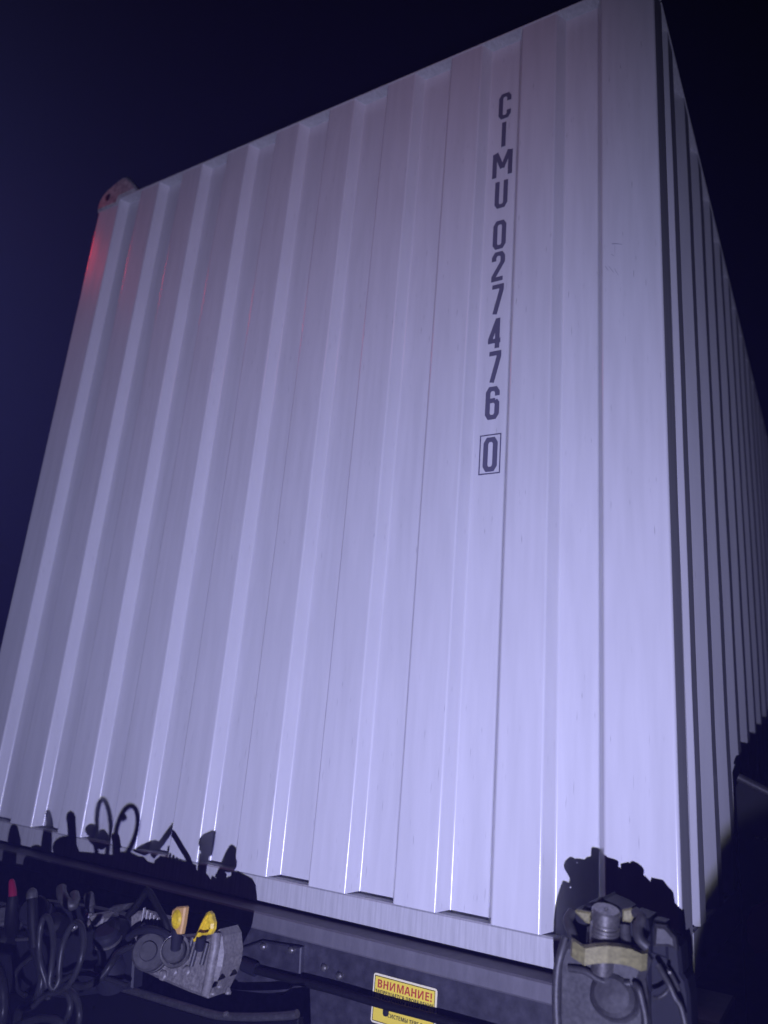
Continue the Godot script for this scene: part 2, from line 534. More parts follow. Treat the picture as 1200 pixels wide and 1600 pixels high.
# ---------------------------------------------------------------- the trailer
func trailer():
	var o := thing("semi_trailer", "dark steel trailer front frame carrying the container", "trailer", Vector3(WIDTH / 2, 0, -2.8))
	var s := Shape.new()
	box(s, Vector3(1.21, FLOOR - 0.024, -0.04), Vector3(2.6, 0.04, 0.22), 0.004)
	part("front_flange", s, M.flange, o)
	s = Shape.new()
	box(s, Vector3(1.21, FLOOR - 0.17, 0.03), Vector3(2.5, 0.25, 0.014), 0.002)
	part("front_web", s, M.chassis, o)
	s = Shape.new()
	box(s, Vector3(1.21, FLOOR - 0.3, 0.02), Vector3(2.5, 0.012, 0.1), 0.002)
	part("lower_flange", s, M.chassis, o)
	for x in [0.74, 1.7]:
		s = Shape.new()
		box(s, Vector3(x, FLOOR - 0.24, -2.9), Vector3(0.014, 0.37, 5.6), 0.002)
		box(s, Vector3(x, FLOOR - 0.047, -2.9), Vector3(0.13, 0.014, 5.6), 0.002)
		box(s, Vector3(x, FLOOR - 0.432, -2.9), Vector3(0.13, 0.014, 5.6), 0.002)
		part("main_beam", s, M.chassis, o)
	for x in [0.62, 1.82]:
		s = Shape.new()
		box(s, Vector3(x, 0.42, -2.2), Vector3(0.1, 0.8, 0.1), 0.006)
		box(s, Vector3(x, 0.016, -2.2), Vector3(0.26, 0.03, 0.26), 0.004)
		part("landing_leg", s, M.chassis, o)
	# a stiffening plate with two bolts, at the left of the web
	s = Shape.new()
	prism(s, PackedVector2Array([Vector2(1.342, 1.078), Vector2(1.353, 1.089), Vector2(1.443, 1.129), Vector2(1.566, 1.138), Vector2(1.571, 1.073), Vector2(1.524, 1.025), Vector2(1.360, 1.004)]), 0.052, 0.014, 0.003)
	part("web_plate", s, M.chassis, o)
	for p in [Vector3(1.454, 1.119, 0.056), Vector3(1.541, 1.128, 0.056), Vector3(1.631, 1.105, 0.041), Vector3(1.676, 1.097, 0.041)]:
		s = Shape.new()
		lathe(s, p, [Vector2(0.0, 0.007), Vector2(0.005, 0.006), Vector2(0.008, 0.003), Vector2(0.009, -0.004)], Basis(Vector3.RIGHT, PI / 2), 6)
		part("bolt", s, M.steel, o)
func text(words: String, height: float, at: Vector3, m: Material, parent: Node3D, called: String, narrow := 1.0, bold := true):
	var t := TextMesh.new()
	var f := SystemFont.new()
	f.font_names = PackedStringArray(["Droid Sans"])
	f.font_weight = 700 if bold else 400
	t.font = f
	t.font_size = 64
	t.text = words
	t.pixel_size = height / 46.0
	t.depth = 0.0006
	t.curve_step = 2.0
	t.horizontal_alignment = HORIZONTAL_ALIGNMENT_CENTER
	var o := MeshInstance3D.new()
	o.name = called
	o.mesh = t
	o.material_override = m
	parent.add_child(o, true)
	o.position = at - origin_of(parent)
	o.scale = Vector3(narrow, 1, 1)

func sign_plate():
	var x0 := 1.768
	var x1 := 1.931
	var yt := FLOOR - 0.077
	var yb := FLOOR - 0.176
	var z := 0.039
	var cx := (x0 + x1) / 2
	var o := thing("warning_sign", "yellow warning sticker with red heading on the trailer's dark front", "sign", Vector3(cx, yb, z))
	var s := Shape.new()
	var c := []
	for k in [[x1, yt, 0], [x0, yt, 1], [x0, yb, 2], [x1, yb, 3]]:
		for t in 5:
			var g: float = (k[2] + t / 4.0) * PI / 2
			c.append(Vector2(k[0] + (0.006 if k[2] in [1, 2] else -0.006) + 0.006 * cos(g), k[1] + (0.006 if k[2] in [2, 3] else -0.006) + 0.006 * sin(g)))
	prism(s, PackedVector2Array(c), z, 0.0015, 0.0004)
	var plate := part("plate", s, M.sticker_edge, o)
	s = Shape.new()
	prism(s, PackedVector2Array([Vector2(x0 + 0.004, yb + 0.004), Vector2(x1 - 0.004, yb + 0.004), Vector2(x1 - 0.004, yt - 0.004), Vector2(x0 + 0.004, yt - 0.004)]), z + 0.0006, 0.0006, 0.0002)
	part("yellow_field", s, M.sticker, o)
	s = Shape.new()
	stroke(s, [Vector2(x0 + 0.005, yb + 0.005), Vector2(x1 - 0.005, yb + 0.005), Vector2(x1 - 0.005, yt - 0.005), Vector2(x0 + 0.005, yt - 0.005)], 0.0014, z + 0.0011, true)
	part("border", s, M.print_black, o)
	text("ВНИМАНИЕ!", 0.0165, Vector3(cx, yt - 0.0195, z + 0.0009), M.print_red, o, "heading", 1.02)
	text("ЗАПРЕЩАЕТСЯ ПРОВЕДЕНИЕ", 0.0078, Vector3(cx, yt - 0.0355, z + 0.0009), M.print_black, o, "print_line", 0.98)
	text("СВАРОЧНЫХ РАБОТ БЕЗ", 0.0078, Vector3(cx, yt - 0.0465, z + 0.0009), M.print_black, o, "print_line", 0.98)
	text("СИСТЕМЫ TEBS E", 0.0078, Vector3(cx + 0.006, yt - 0.0765, z + 0.0009), M.print_black, o, "print_line", 0.98)

func rod():
	var o := thing("guard_rod", "thin black rod slanting across the front of the yellow sign", "rod", Vector3(1.429, 1.069, 0.068))
	var s := Shape.new()
	tube(s, curve([Vector3(1.417, 1.067, 0.068), Vector3(1.529, 1.070, 0.068), Vector3(1.679, 1.074, 0.068), Vector3(1.816, 1.074, 0.068), Vector3(1.959, 1.077, 0.068), Vector3(2.117, 1.078, 0.068)]), 0.009, 12)
	part("bar", s, M.rubber, o)
	s = Shape.new()
	tube(s, [Vector3(1.408, 1.072, 0.066), Vector3(1.451, 1.069, 0.070)], 0.015, 12)
	tube(s, [Vector3(1.417, 1.070, 0.068), Vector3(1.399, 1.060, 0.040)], 0.008, 10)
	part("end_clamp", s, M.plastic, o)
	s = Shape.new()
	box(s, Vector3(1.821, 1.062, 0.066), Vector3(0.012, 0.018, 0.012), 0.003)
	part("clip", s, M.plastic, o)
	s = Shape.new()
	box(s, Vector3(2.105, 1.060, 0.055), Vector3(0.012, 0.02, 0.04), 0.003)
	part("clip", s, M.plastic, o)

# ---------------------------------------------------------------- lower left: hoses and couplings
func ring(center: Vector3, rx: float, ry: float, yaw: float, lean: float, roll: float) -> Array:
	var b := Basis.from_euler(Vector3(lean, yaw, roll))
	var out := []
	for k in 28:
		var g := TAU * k / 28
		out.append(center + b * Vector3(rx * cos(g), ry * sin(g), 0))
	return out

func hoses():
	# dark plate added behind the couplings, on two arms, to make their shadow solid
	var o := thing("shadow_filler", "dark upright plate added behind the couplings at the lower left to make their shadow solid", "plate", Vector3(1.062, 0.981, 0.345))
	var s := Shape.new()
	prism(s, PackedVector2Array([Vector2(0.351, 1.092), Vector2(0.673, 1.134), Vector2(0.844, 1.141), Vector2(0.901, 1.156), Vector2(0.944, 1.174), Vector2(1.045, 1.183), Vector2(1.142, 1.190), Vector2(1.225, 1.193), Vector2(1.287, 1.191), Vector2(1.309, 1.137), Vector2(1.322, 1.056), Vector2(1.106, 0.991), Vector2(0.455, 0.881)]), 0.345, 0.03, 0.004)
	part("plate", s, M.plastic, o)
	for x in [0.75, 1.2]:
		s = Shape.new()
		box(s, Vector3(x, FLOOR - 0.12, 0.175), Vector3(0.04, 0.06, 0.28), 0.004)
		part("arm", s, M.chassis, o)
	for q in [[Vector3(0.923, 1.124, 0.360), 0.03], [Vector3(1.059, 1.140, 0.360), 0.026], [Vector3(1.267, 1.169, 0.360), 0.022], [Vector3(0.868, 1.071, 0.360), 0.03]]:
		s = Shape.new()
		lathe(s, q[0], [Vector2(0, 0.03), Vector2(q[1] * 0.7, 0.03), Vector2(q[1], 0.02), Vector2(q[1], -0.03)], Basis(Vector3.RIGHT, PI / 2 - 0.3), 20)
		part("socket", s, M.rubber, o)

	o = thing("bent_cable", "short black cable bent into an upside-down V above the ribbed plate", "cable", Vector3(1.372, 1.204, 0.370))
	s = Shape.new()
	tube(s, curve([Vector3(1.294, 1.202, 0.365), Vector3(1.314, 1.225, 0.365), Vector3(1.333, 1.250, 0.365), Vector3(1.345, 1.262, 0.365), Vector3(1.361, 1.253, 0.365), Vector3(1.386, 1.233, 0.365), Vector3(1.411, 1.213, 0.365), Vector3(1.424, 1.189, 0.360)], 5), 0.0072, 12)
	part("sheath", s, M.rubber, o)
	s = Shape.new()
	tube(s, [Vector3(1.345, 1.260, 0.365), Vector3(1.340, 1.271, 0.365)], 0.0028, 8)
	part("tip", s, M.rubber, o)

	o = thing("pipe_stub", "black pipe stub with a pale rounded cap near the left edge", "pipe fitting", Vector3(1.139, 1.148, 0.490))
	s = Shape.new()
	tube(s, curve([Vector3(1.139, 1.127, 0.480), Vector3(1.128, 1.165, 0.485), Vector3(1.122, 1.197, 0.490), Vector3(1.110, 1.225, 0.490)], 4), 0.0115, 14)
	part("stub", s, M.rubber, o)
	s = Shape.new()
	tube(s, [Vector3(1.110, 1.223, 0.490), Vector3(1.107, 1.232, 0.490), Vector3(1.104, 1.239, 0.490), Vector3(1.102, 1.244, 0.490)], [0.0125, 0.0125, 0.010, 0.004], 14)
	part("cap", s, M.dark_steel, o)

func couplings():
	# the valve block
	var o := thing("valve_block", "pale grey cast valve block with two yellow tap handles", "valve", Vector3(1.437, 1.090, 0.330))
	var s := Shape.new()
	prism(s, PackedVector2Array([Vector2(1.278, 1.123), Vector2(1.287, 1.144), Vector2(1.312, 1.155), Vector2(1.380, 1.165), Vector2(1.474, 1.188), Vector2(1.507, 1.194), Vector2(1.529, 1.205), Vector2(1.541, 1.214), Vector2(1.554, 1.202), Vector2(1.564, 1.170), Vector2(1.563, 1.146), Vector2(1.557, 1.123), Vector2(1.536, 1.081), Vector2(1.478, 1.082), Vector2(1.378, 1.088), Vector2(1.319, 1.094), Vector2(1.288, 1.106)]), 0.34, 0.07, 0.008)
	var body := part("body", s, M.cast, o)
	s = Shape.new()
	tube(s, curve([Vector3(1.540, 1.207, 0.338), Vector3(1.545, 1.181, 0.342), Vector3(1.542, 1.150, 0.342), Vector3(1.539, 1.119, 0.340), Vector3(1.532, 1.091, 0.336)], 5), 0.011, 12)
	part("lug", s, M.cast, o)
	for p in [Vector3(1.438, 1.114, 0.342), Vector3(1.475, 1.122, 0.342), Vector3(1.408, 1.100, 0.342)]:
		s = Shape.new()
		lathe(s, p, [Vector2(0, 0.006), Vector2(0.008, 0.006), Vector2(0.011, 0.003), Vector2(0.0115, -0.004)], Basis(Vector3.RIGHT, PI / 2 - 0.2), 6)
		part("bolt", s, M.cast, body)
	# ribbed plate behind
	s = Shape.new()
	prism(s, PackedVector2Array([Vector2(1.282, 1.196), Vector2(1.300, 1.210), Vector2(1.399, 1.210), Vector2(1.409, 1.169), Vector2(1.294, 1.147)]), 0.345, 0.03, 0.003)
	var plate := part("ribbed_plate", s, M.cast, o)
	for x in [216, 224, 232, 240, 248]:
		s = Shape.new()
		var k: float = (x - 216) / 8.0
		box(s, Vector3(1.349, 1.192, 0.348) + Vector3((k - 2.0) * 0.0118, -0.003 * (k - 2.0), 0), Vector3(0.004, 0.05, 0.008), 0.0015)
		part("rib", s, M.cast, plate)
	# two round black couplings in front
	var tip := Basis(Vector3.UP, 0.5) * Basis(Vector3.RIGHT, PI / 2 - 0.35)
	s = Shape.new()
	lathe(s, Vector3(1.372, 1.136, 0.345), [Vector2(0, 0.05), Vector2(0.018, 0.05), Vector2(0.02, 0.044), Vector2(0.034, 0.044), Vector2(0.038, 0.04), Vector2(0.038, 0.026), Vector2(0.035, 0.024), Vector2(0.035, 0.018), Vector2(0.038, 0.016), Vector2(0.038, 0.004), Vector2(0.033, 0.0), Vector2(0.033, -0.03)], tip, 32)
	var cap := part("coupling", s, M.dark_steel, o)
	s = Shape.new()
	tube(s, curve([Vector3(1.311, 1.160, 0.370), Vector3(1.341, 1.179, 0.375), Vector3(1.388, 1.193, 0.380), Vector3(1.423, 1.191, 0.375), Vector3(1.440, 1.179, 0.370)], 5), 0.008, 10)
	part("clip", s, M.plastic, cap)
	for p in [Vector3(1.353, 1.191, 0.370), Vector3(1.392, 1.191, 0.370)]:
		s = Shape.new()
		box(s, p, Vector3(0.014, 0.014, 0.014), 0.004, Basis(Vector3.BACK, 0.4))
		part("lug", s, M.plastic, cap)
	s = Shape.new()
	lathe(s, Vector3(1.444, 1.156, 0.350), [Vector2(0, 0.036), Vector2(0.022, 0.036), Vector2(0.026, 0.032), Vector2(0.026, 0.0), Vector2(0.024, -0.02)], tip, 28)
	part("coupling", s, M.dark_steel, o)
	s = Shape.new()
	lathe(s, Vector3(1.449, 1.154, 0.350), [Vector2(0.0262, 0.026), Vector2(0.0262, 0.03), Vector2(0.031, 0.031), Vector2(0.0325, 0.024), Vector2(0.031, 0.014), Vector2(0.026, 0.012)], tip, 32)
	part("bright_ring", s, M.steel, o)
	# taps
	for q in [[Vector3(1.487, 1.177, 0.400), Vector3(1.494, 1.219, 0.411)], [Vector3(1.507, 1.172, 0.345), Vector3(1.513, 1.200, 0.355)]]:
		s = Shape.new()
		tube(s, q, 0.011, 12)
		part("stem", s, M.plastic, o)
	s = Shape.new()
	prism(s, PackedVector2Array([Vector2(1.478, 1.240), Vector2(1.479, 1.252), Vector2(1.490, 1.260), Vector2(1.512, 1.265), Vector2(1.516, 1.263), Vector2(1.516, 1.231), Vector2(1.514, 1.212), Vector2(1.502, 1.210), Vector2(1.490, 1.221)]), 0.42, 0.012, 0.003)
	var h := part("tap_handle", s, M.tan, o, "tan tap handle with a yellow oval face")
	s = Shape.new()
	lathe(s, Vector3(1.497, 1.238, 0.420), [Vector2(0, 0.004), Vector2(0.009, 0.0035), Vector2(0.0135, 0.001), Vector2(0.0145, -0.002)], Basis(Vector3.RIGHT, PI / 2), 24, 1.35)
	part("yellow_face", s, M.yellow, h)
	s = Shape.new()
	prism(s, PackedVector2Array([Vector2(1.531, 1.251), Vector2(1.539, 1.247), Vector2(1.549, 1.231), Vector2(1.550, 1.220), Vector2(1.543, 1.208), Vector2(1.529, 1.204), Vector2(1.516, 1.203), Vector2(1.509, 1.191), Vector2(1.499, 1.186), Vector2(1.496, 1.189), Vector2(1.506, 1.209), Vector2(1.516, 1.233), Vector2(1.524, 1.247)]), 0.365, 0.014, 0.005)
	part("tap_handle", s, M.yellow, o, "bright yellow drop-shaped tap handle")
	for p in [Vector3(1.481, 1.169, 0.345), Vector3(1.497, 1.158, 0.345), Vector3(1.525, 1.166, 0.345)]:
		s = Shape.new()
		tube(s, [p + Vector3(0, 0.02, 0), p + Vector3(0, -0.02, 0.01)], 0.005, 8)
		part("pin", s, M.dark_steel, o)

	# black screw cap with a bright rim, left of the block
	o = thing("screw_cap", "round black screw cap with a shiny rim left of the valve block", "cap", Vector3(1.253, 1.139, 0.380))
	var tilt := Basis(Vector3.UP, 0.2) * Basis(Vector3.RIGHT, 0.5)
	s = Shape.new()
	lathe(s, Vector3(1.264, 1.159, 0.390), [Vector2(0, 0.018), Vector2(0.022, 0.017), Vector2(0.028, 0.012), Vector2(0.03, 0.004), Vector2(0.03, -0.006)], tilt, 32)
	part("lid", s, M.plastic, o)
	s = Shape.new()
	lathe(s, Vector3(1.264, 1.159, 0.390), [Vector2(0.03, -0.006), Vector2(0.0325, -0.007), Vector2(0.0325, -0.011), Vector2(0.028, -0.013)], tilt, 32)
	part("rim", s, M.steel, o)
	s = Shape.new()
	lathe(s, Vector3(1.264, 1.159, 0.390), [Vector2(0.026, -0.012), Vector2(0.026, -0.06), Vector2(0.04, -0.075), Vector2(0.04, -0.12)], tilt, 24)
	part("neck", s, M.plastic, o)

	o = thing("connector_block", "small pale square connector left of the screw cap", "connector", Vector3(1.224, 1.168, 0.390))
	s = Shape.new()
	prism(s, PackedVector2Array([Vector2(1.194, 1.187), Vector2(1.203, 1.194), Vector2(1.231, 1.198), Vector2(1.242, 1.190), Vector2(1.236, 1.171), Vector2(1.213, 1.169), Vector2(1.200, 1.174)]), 0.390, 0.05, 0.004)
	part("housing", s, M.cast, o)
	s = Shape.new()
	lathe(s, Vector3(1.193, 1.187, 0.395), [Vector2(0, 0.004), Vector2(0.005, 0.003), Vector2(0.007, 0.0), Vector2(0.007, -0.01)], Basis(Vector3.RIGHT, PI / 2), 12)
	part("screw", s, M.steel, o)
	s = Shape.new()
	tube(s, curve([Vector3(1.191, 1.181, 0.390), Vector3(1.213, 1.173, 0.400), Vector3(1.218, 1.163, 0.400)], 4), 0.005, 8)
	part("wire", s, M.cast, o)

	o = thing("grey_elbow", "dull grey pipe elbow in front of the added dark plate", "pipe fitting", Vector3(1.112, 1.195, 0.380))
	s = Shape.new()
	tube(s, curve([Vector3(1.068, 1.226, 0.380), Vector3(1.087, 1.216, 0.390), Vector3(1.111, 1.206, 0.395), Vector3(1.130, 1.200, 0.390), Vector3(1.125, 1.207, 0.380), Vector3(1.106, 1.216, 0.370)], 5), 0.0125, 12)
	part("elbow", s, M.dark_steel, o)
	o = thing("small_union", "small dull grey union nut right of the pipe elbow", "pipe fitting", Vector3(1.178, 1.206, 0.380))
	s = Shape.new()
	lathe(s, Vector3(1.176, 1.214, 0.380), [Vector2(0, 0.02), Vector2(0.009, 0.02), Vector2(0.012, 0.014), Vector2(0.012, -0.012), Vector2(0.007, -0.016), Vector2(0.007, -0.04)], Basis(Vector3.BACK, 0.5), 6)
	part("nut", s, M.dark_steel, o)
	o = thing("grey_bracket", "slanting grey bracket above the screw cap", "bracket", Vector3(1.271, 1.208, 0.380))
	s = Shape.new()
	prism(s, PackedVector2Array([Vector2(1.225, 1.204), Vector2(1.244, 1.215), Vector2(1.293, 1.228), Vector2(1.282, 1.214), Vector2(1.253, 1.201)]), 0.370, 0.02, 0.003)
	part("plate", s, M.dark_steel, o)

	o = thing("red_coupling", "small red coupling cap on a black stub at the picture's left edge", "coupling", Vector3(0.991, 1.147, 0.440))
	s = Shape.new()
	tube(s, curve([Vector3(0.954, 1.234, 0.440), Vector3(0.962, 1.221, 0.440), Vector3(0.969, 1.208, 0.440), Vector3(0.973, 1.197, 0.440)], 3), [0.0045, 0.007, 0.008, 0.0085, 0.009, 0.0095, 0.0098, 0.01, 0.01, 0.01], 14)
	part("cap", s, M.red, o)
	s = Shape.new()
	tube(s, [Vector3(0.973, 1.199, 0.440), Vector3(0.977, 1.180, 0.440), Vector3(0.973, 1.143, 0.430), Vector3(0.940, 1.111, 0.400)], [0.012, 0.014, 0.016, 0.016], 14)
	part("stub", s, M.rubber, o)
	o = thing("hose_end", "dark hose end standing just outside the picture's left edge", "hose end", Vector3(0.859, 1.124, 0.440))
	s = Shape.new()
	tube(s, curve([Vector3(0.834, 1.195, 0.440), Vector3(0.838, 1.178, 0.440), Vector3(0.849, 1.151, 0.440), Vector3(0.836, 1.103, 0.420)], 3), [0.006, 0.010, 0.012, 0.014, 0.016, 0.018, 0.019, 0.02, 0.02, 0.02], 14)
	part("sleeve", s, M.dark_steel, o)
	o = thing("round_coupling", "dark grey round coupling at the picture's left edge under the red cap", "coupling", Vector3(0.927, 1.132, 0.410))
	s = Shape.new()
	lathe(s, Vector3(0.903, 1.141, 0.400), [Vector2(0, 0.02), Vector2(0.014, 0.02), Vector2(0.017, 0.016), Vector2(0.017, 0.008), Vector2(0.024, 0.006), Vector2(0.026, 0.0), Vector2(0.026, -0.02)], Basis(Vector3.UP, 0.5) * Basis(Vector3.RIGHT, PI / 2 - 0.3), 24)
	part("head", s, M.dark_steel, o)
	o = thing("black_coupling", "large black ribbed coupling among the hoses", "coupling", Vector3(1.022, 1.125, 0.390))
	s = Shape.new()
	lathe(s, Vector3(1.010, 1.160, 0.390), [Vector2(0, 0.03), Vector2(0.03, 0.03), Vector2(0.034, 0.026), Vector2(0.034, 0.012), Vector2(0.03, 0.01), Vector2(0.03, 0.004), Vector2(0.036, 0.002), Vector2(0.036, -0.03), Vector2(0.028, -0.036), Vector2(0.028, -0.07)], Basis(Vector3.UP, 0.4) * Basis(Vector3.RIGHT, 1.0), 28)
	part("head", s, M.plastic, o)
	s = Shape.new()
	tube(s, [Vector3(0.992, 1.106, 0.420), Vector3(1.051, 1.120, 0.430)], 0.004, 8)
	part("spring_clip", s, M.steel, o)

func air_hoses():
	var group := "coiled air hoses at the lower left"
	# [label, radius, points]
	var runs := [
		["grey coiled air hose making two tall loops in front of the couplings", 0.0054, [Vector3(1.362, 1.099, 0.600), Vector3(1.358, 1.128, 0.610), Vector3(1.346, 1.158, 0.620), Vector3(1.343, 1.192, 0.630), Vector3(1.337, 1.226, 0.630), Vector3(1.343, 1.244, 0.630), Vector3(1.356, 1.243, 0.630), Vector3(1.374, 1.223, 0.630), Vector3(1.393, 1.194, 0.635), Vector3(1.403, 1.165, 0.640), Vector3(1.406, 1.143, 0.640), Vector3(1.414, 1.134, 0.635), Vector3(1.418, 1.148, 0.630), Vector3(1.413, 1.169, 0.630), Vector3(1.411, 1.205, 0.630), Vector3(1.422, 1.237, 0.630), Vector3(1.439, 1.251, 0.630), Vector3(1.462, 1.247, 0.635), Vector3(1.479, 1.228, 0.640), Vector3(1.486, 1.202, 0.645), Vector3(1.478, 1.174, 0.645), Vector3(1.457, 1.149, 0.640), Vector3(1.423, 1.131, 0.630), Vector3(1.374, 1.111, 0.620), Vector3(1.334, 1.082, 0.610)]],
		["thick grey air hose bending down and back to the left", 0.0105, [Vector3(1.011, 1.124, 0.400), Vector3(1.051, 1.114, 0.420), Vector3(1.083, 1.098, 0.430), Vector3(1.119, 1.080, 0.440), Vector3(1.134, 1.057, 0.440), Vector3(1.134, 1.029, 0.440), Vector3(1.111, 1.002, 0.430), Vector3(1.083, 0.986, 0.420), Vector3(1.049, 0.974, 0.410), Vector3(1.025, 0.953, 0.400), Vector3(1.015, 0.921, 0.390)]],
		["short grey air hose curving up towards the valve block", 0.0078, [Vector3(1.327, 1.147, 0.370), Vector3(1.318, 1.135, 0.400), Vector3(1.325, 1.121, 0.420), Vector3(1.318, 1.101, 0.430), Vector3(1.302, 1.082, 0.440), Vector3(1.268, 1.069, 0.440), Vector3(1.235, 1.063, 0.440)]],
		["single grey hose strand dropping from the coil's foot", 0.0056, [Vector3(1.388, 1.117, 0.600), Vector3(1.422, 1.123, 0.610), Vector3(1.437, 1.112, 0.610), Vector3(1.439, 1.095, 0.610), Vector3(1.423, 1.078, 0.600)]],
		["grey hose strand arching down to the bottom edge", 0.0056, [Vector3(1.408, 1.126, 0.600), Vector3(1.440, 1.127, 0.610), Vector3(1.459, 1.114, 0.610), Vector3(1.469, 1.093, 0.610), Vector3(1.457, 1.065, 0.600)]],
		["grey hose loop resting along the bottom edge at left", 0.0078, [Vector3(1.144, 0.975, 0.500), Vector3(1.194, 1.000, 0.510), Vector3(1.242, 1.018, 0.510), Vector3(1.288, 1.025, 0.510), Vector3(1.312, 1.014, 0.500)]],
		["thick grey hose hanging at the picture's left edge", 0.0115, [Vector3(0.937, 1.062, 0.440), Vector3(0.996, 1.054, 0.460), Vector3(1.037, 1.034, 0.470), Vector3(1.055, 1.003, 0.470), Vector3(1.063, 0.970, 0.470), Vector3(1.043, 0.931, 0.460)]],
		["thin dark hose crossing behind the coils", 0.0055, [Vector3(1.037, 1.079, 0.390), Vector3(1.016, 1.062, 0.395), Vector3(0.999, 1.046, 0.400), Vector3(0.987, 1.025, 0.400), Vector3(1.006, 1.000, 0.400), Vector3(1.038, 0.993, 0.400)]],
		["thin dark hose running low towards the valve block", 0.0055, [Vector3(1.109, 1.050, 0.400), Vector3(1.144, 1.044, 0.400), Vector3(1.177, 1.063, 0.395), Vector3(1.218, 1.075, 0.390), Vector3(1.277, 1.076, 0.385), Vector3(1.339, 1.072, 0.375)]],
	]
	for r in runs:
		var pts: Array = r[2]
		var low: Vector3 = pts[0]
		for p in pts:
			if p.y < low.y:
				low = p
		var o := thing("air_hose", r[0], "hose", low, group)
		var s := Shape.new()
		tube(s, curve(pts, 7), r[1], 12)
		part("hose", s, M.hose, o)
	var o := thing("bright_ferrule", "tiny bright metal ferrule at the top of the coiled hose", "ferrule", Vector3(1.398, 1.232, 0.600))
	var s := Shape.new()
	lathe(s, Vector3(1.398, 1.232, 0.600), [Vector2(0, 0.006), Vector2(0.005, 0.006), Vector2(0.0065, 0.004), Vector2(0.0065, -0.006), Vector2(0.004, -0.008)], Basis(Vector3.BACK, -1.0), 16)
	part("collar", s, M.steel, o)

func deck():
	var o := thing("deck_edge", "black steel deck edge with rounded lip along the bottom of the picture", "deck", Vector3(1.296, 0.896, 0.200))
	var s := Shape.new()
	tube(s, curve([Vector3(0.486, 0.926, 0.210), Vector3(0.773, 0.965, 0.210), Vector3(0.981, 0.985, 0.210), Vector3(1.171, 0.996, 0.210), Vector3(1.345, 1.001, 0.210), Vector3(1.446, 1.005, 0.210), Vector3(1.488, 1.010, 0.210), Vector3(1.575, 1.028, 0.210), Vector3(1.661, 1.050, 0.210), Vector3(1.685, 1.059, 0.210)], 6), 0.0085, 12)
	part("lip", s, M.dark_steel, o)
	s = Shape.new()
	prism(s, PackedVector2Array([Vector2(0.477, 0.909), Vector2(0.764, 0.949), Vector2(0.973, 0.969), Vector2(1.164, 0.981), Vector2(1.338, 0.987), Vector2(1.439, 0.991), Vector2(1.569, 1.014), Vector2(1.680, 1.046), Vector2(1.714, 0.860), Vector2(0.626, 0.556)]), 0.2, 0.02, 0.003)
	part("skirt", s, M.skirt, o)
	s = Shape.new()
	lathe(s, Vector3(1.497, 1.018, 0.222), [Vector2(0, 0.005), Vector2(0.004, 0.004), Vector2(0.006, 0.0), Vector2(0.006, -0.006)], Basis(Vector3.RIGHT, PI / 2), 8)
	part("rivet", s, M.steel, o)
	for p in [Vector3(1.571, 1.108, 0.360), Vector3(1.611, 1.118, 0.360), Vector3(1.579, 1.121, 0.352)]:
		var q := thing("wing_nut", ["small grey nut left of the pair below the valve block", "small grey nut right of the pair below the valve block", "small grey nut above the pair below the valve block"][counts.get("wing_nut", 0)], "nut", p, "nuts below the valve block")
		s = Shape.new()
		lathe(s, p, [Vector2(0, 0.007), Vector2(0.003, 0.006), Vector2(0.008, -0.002), Vector2(0.008, -0.006)], Basis(), 4)
		part("nut", s, M.cast, q)

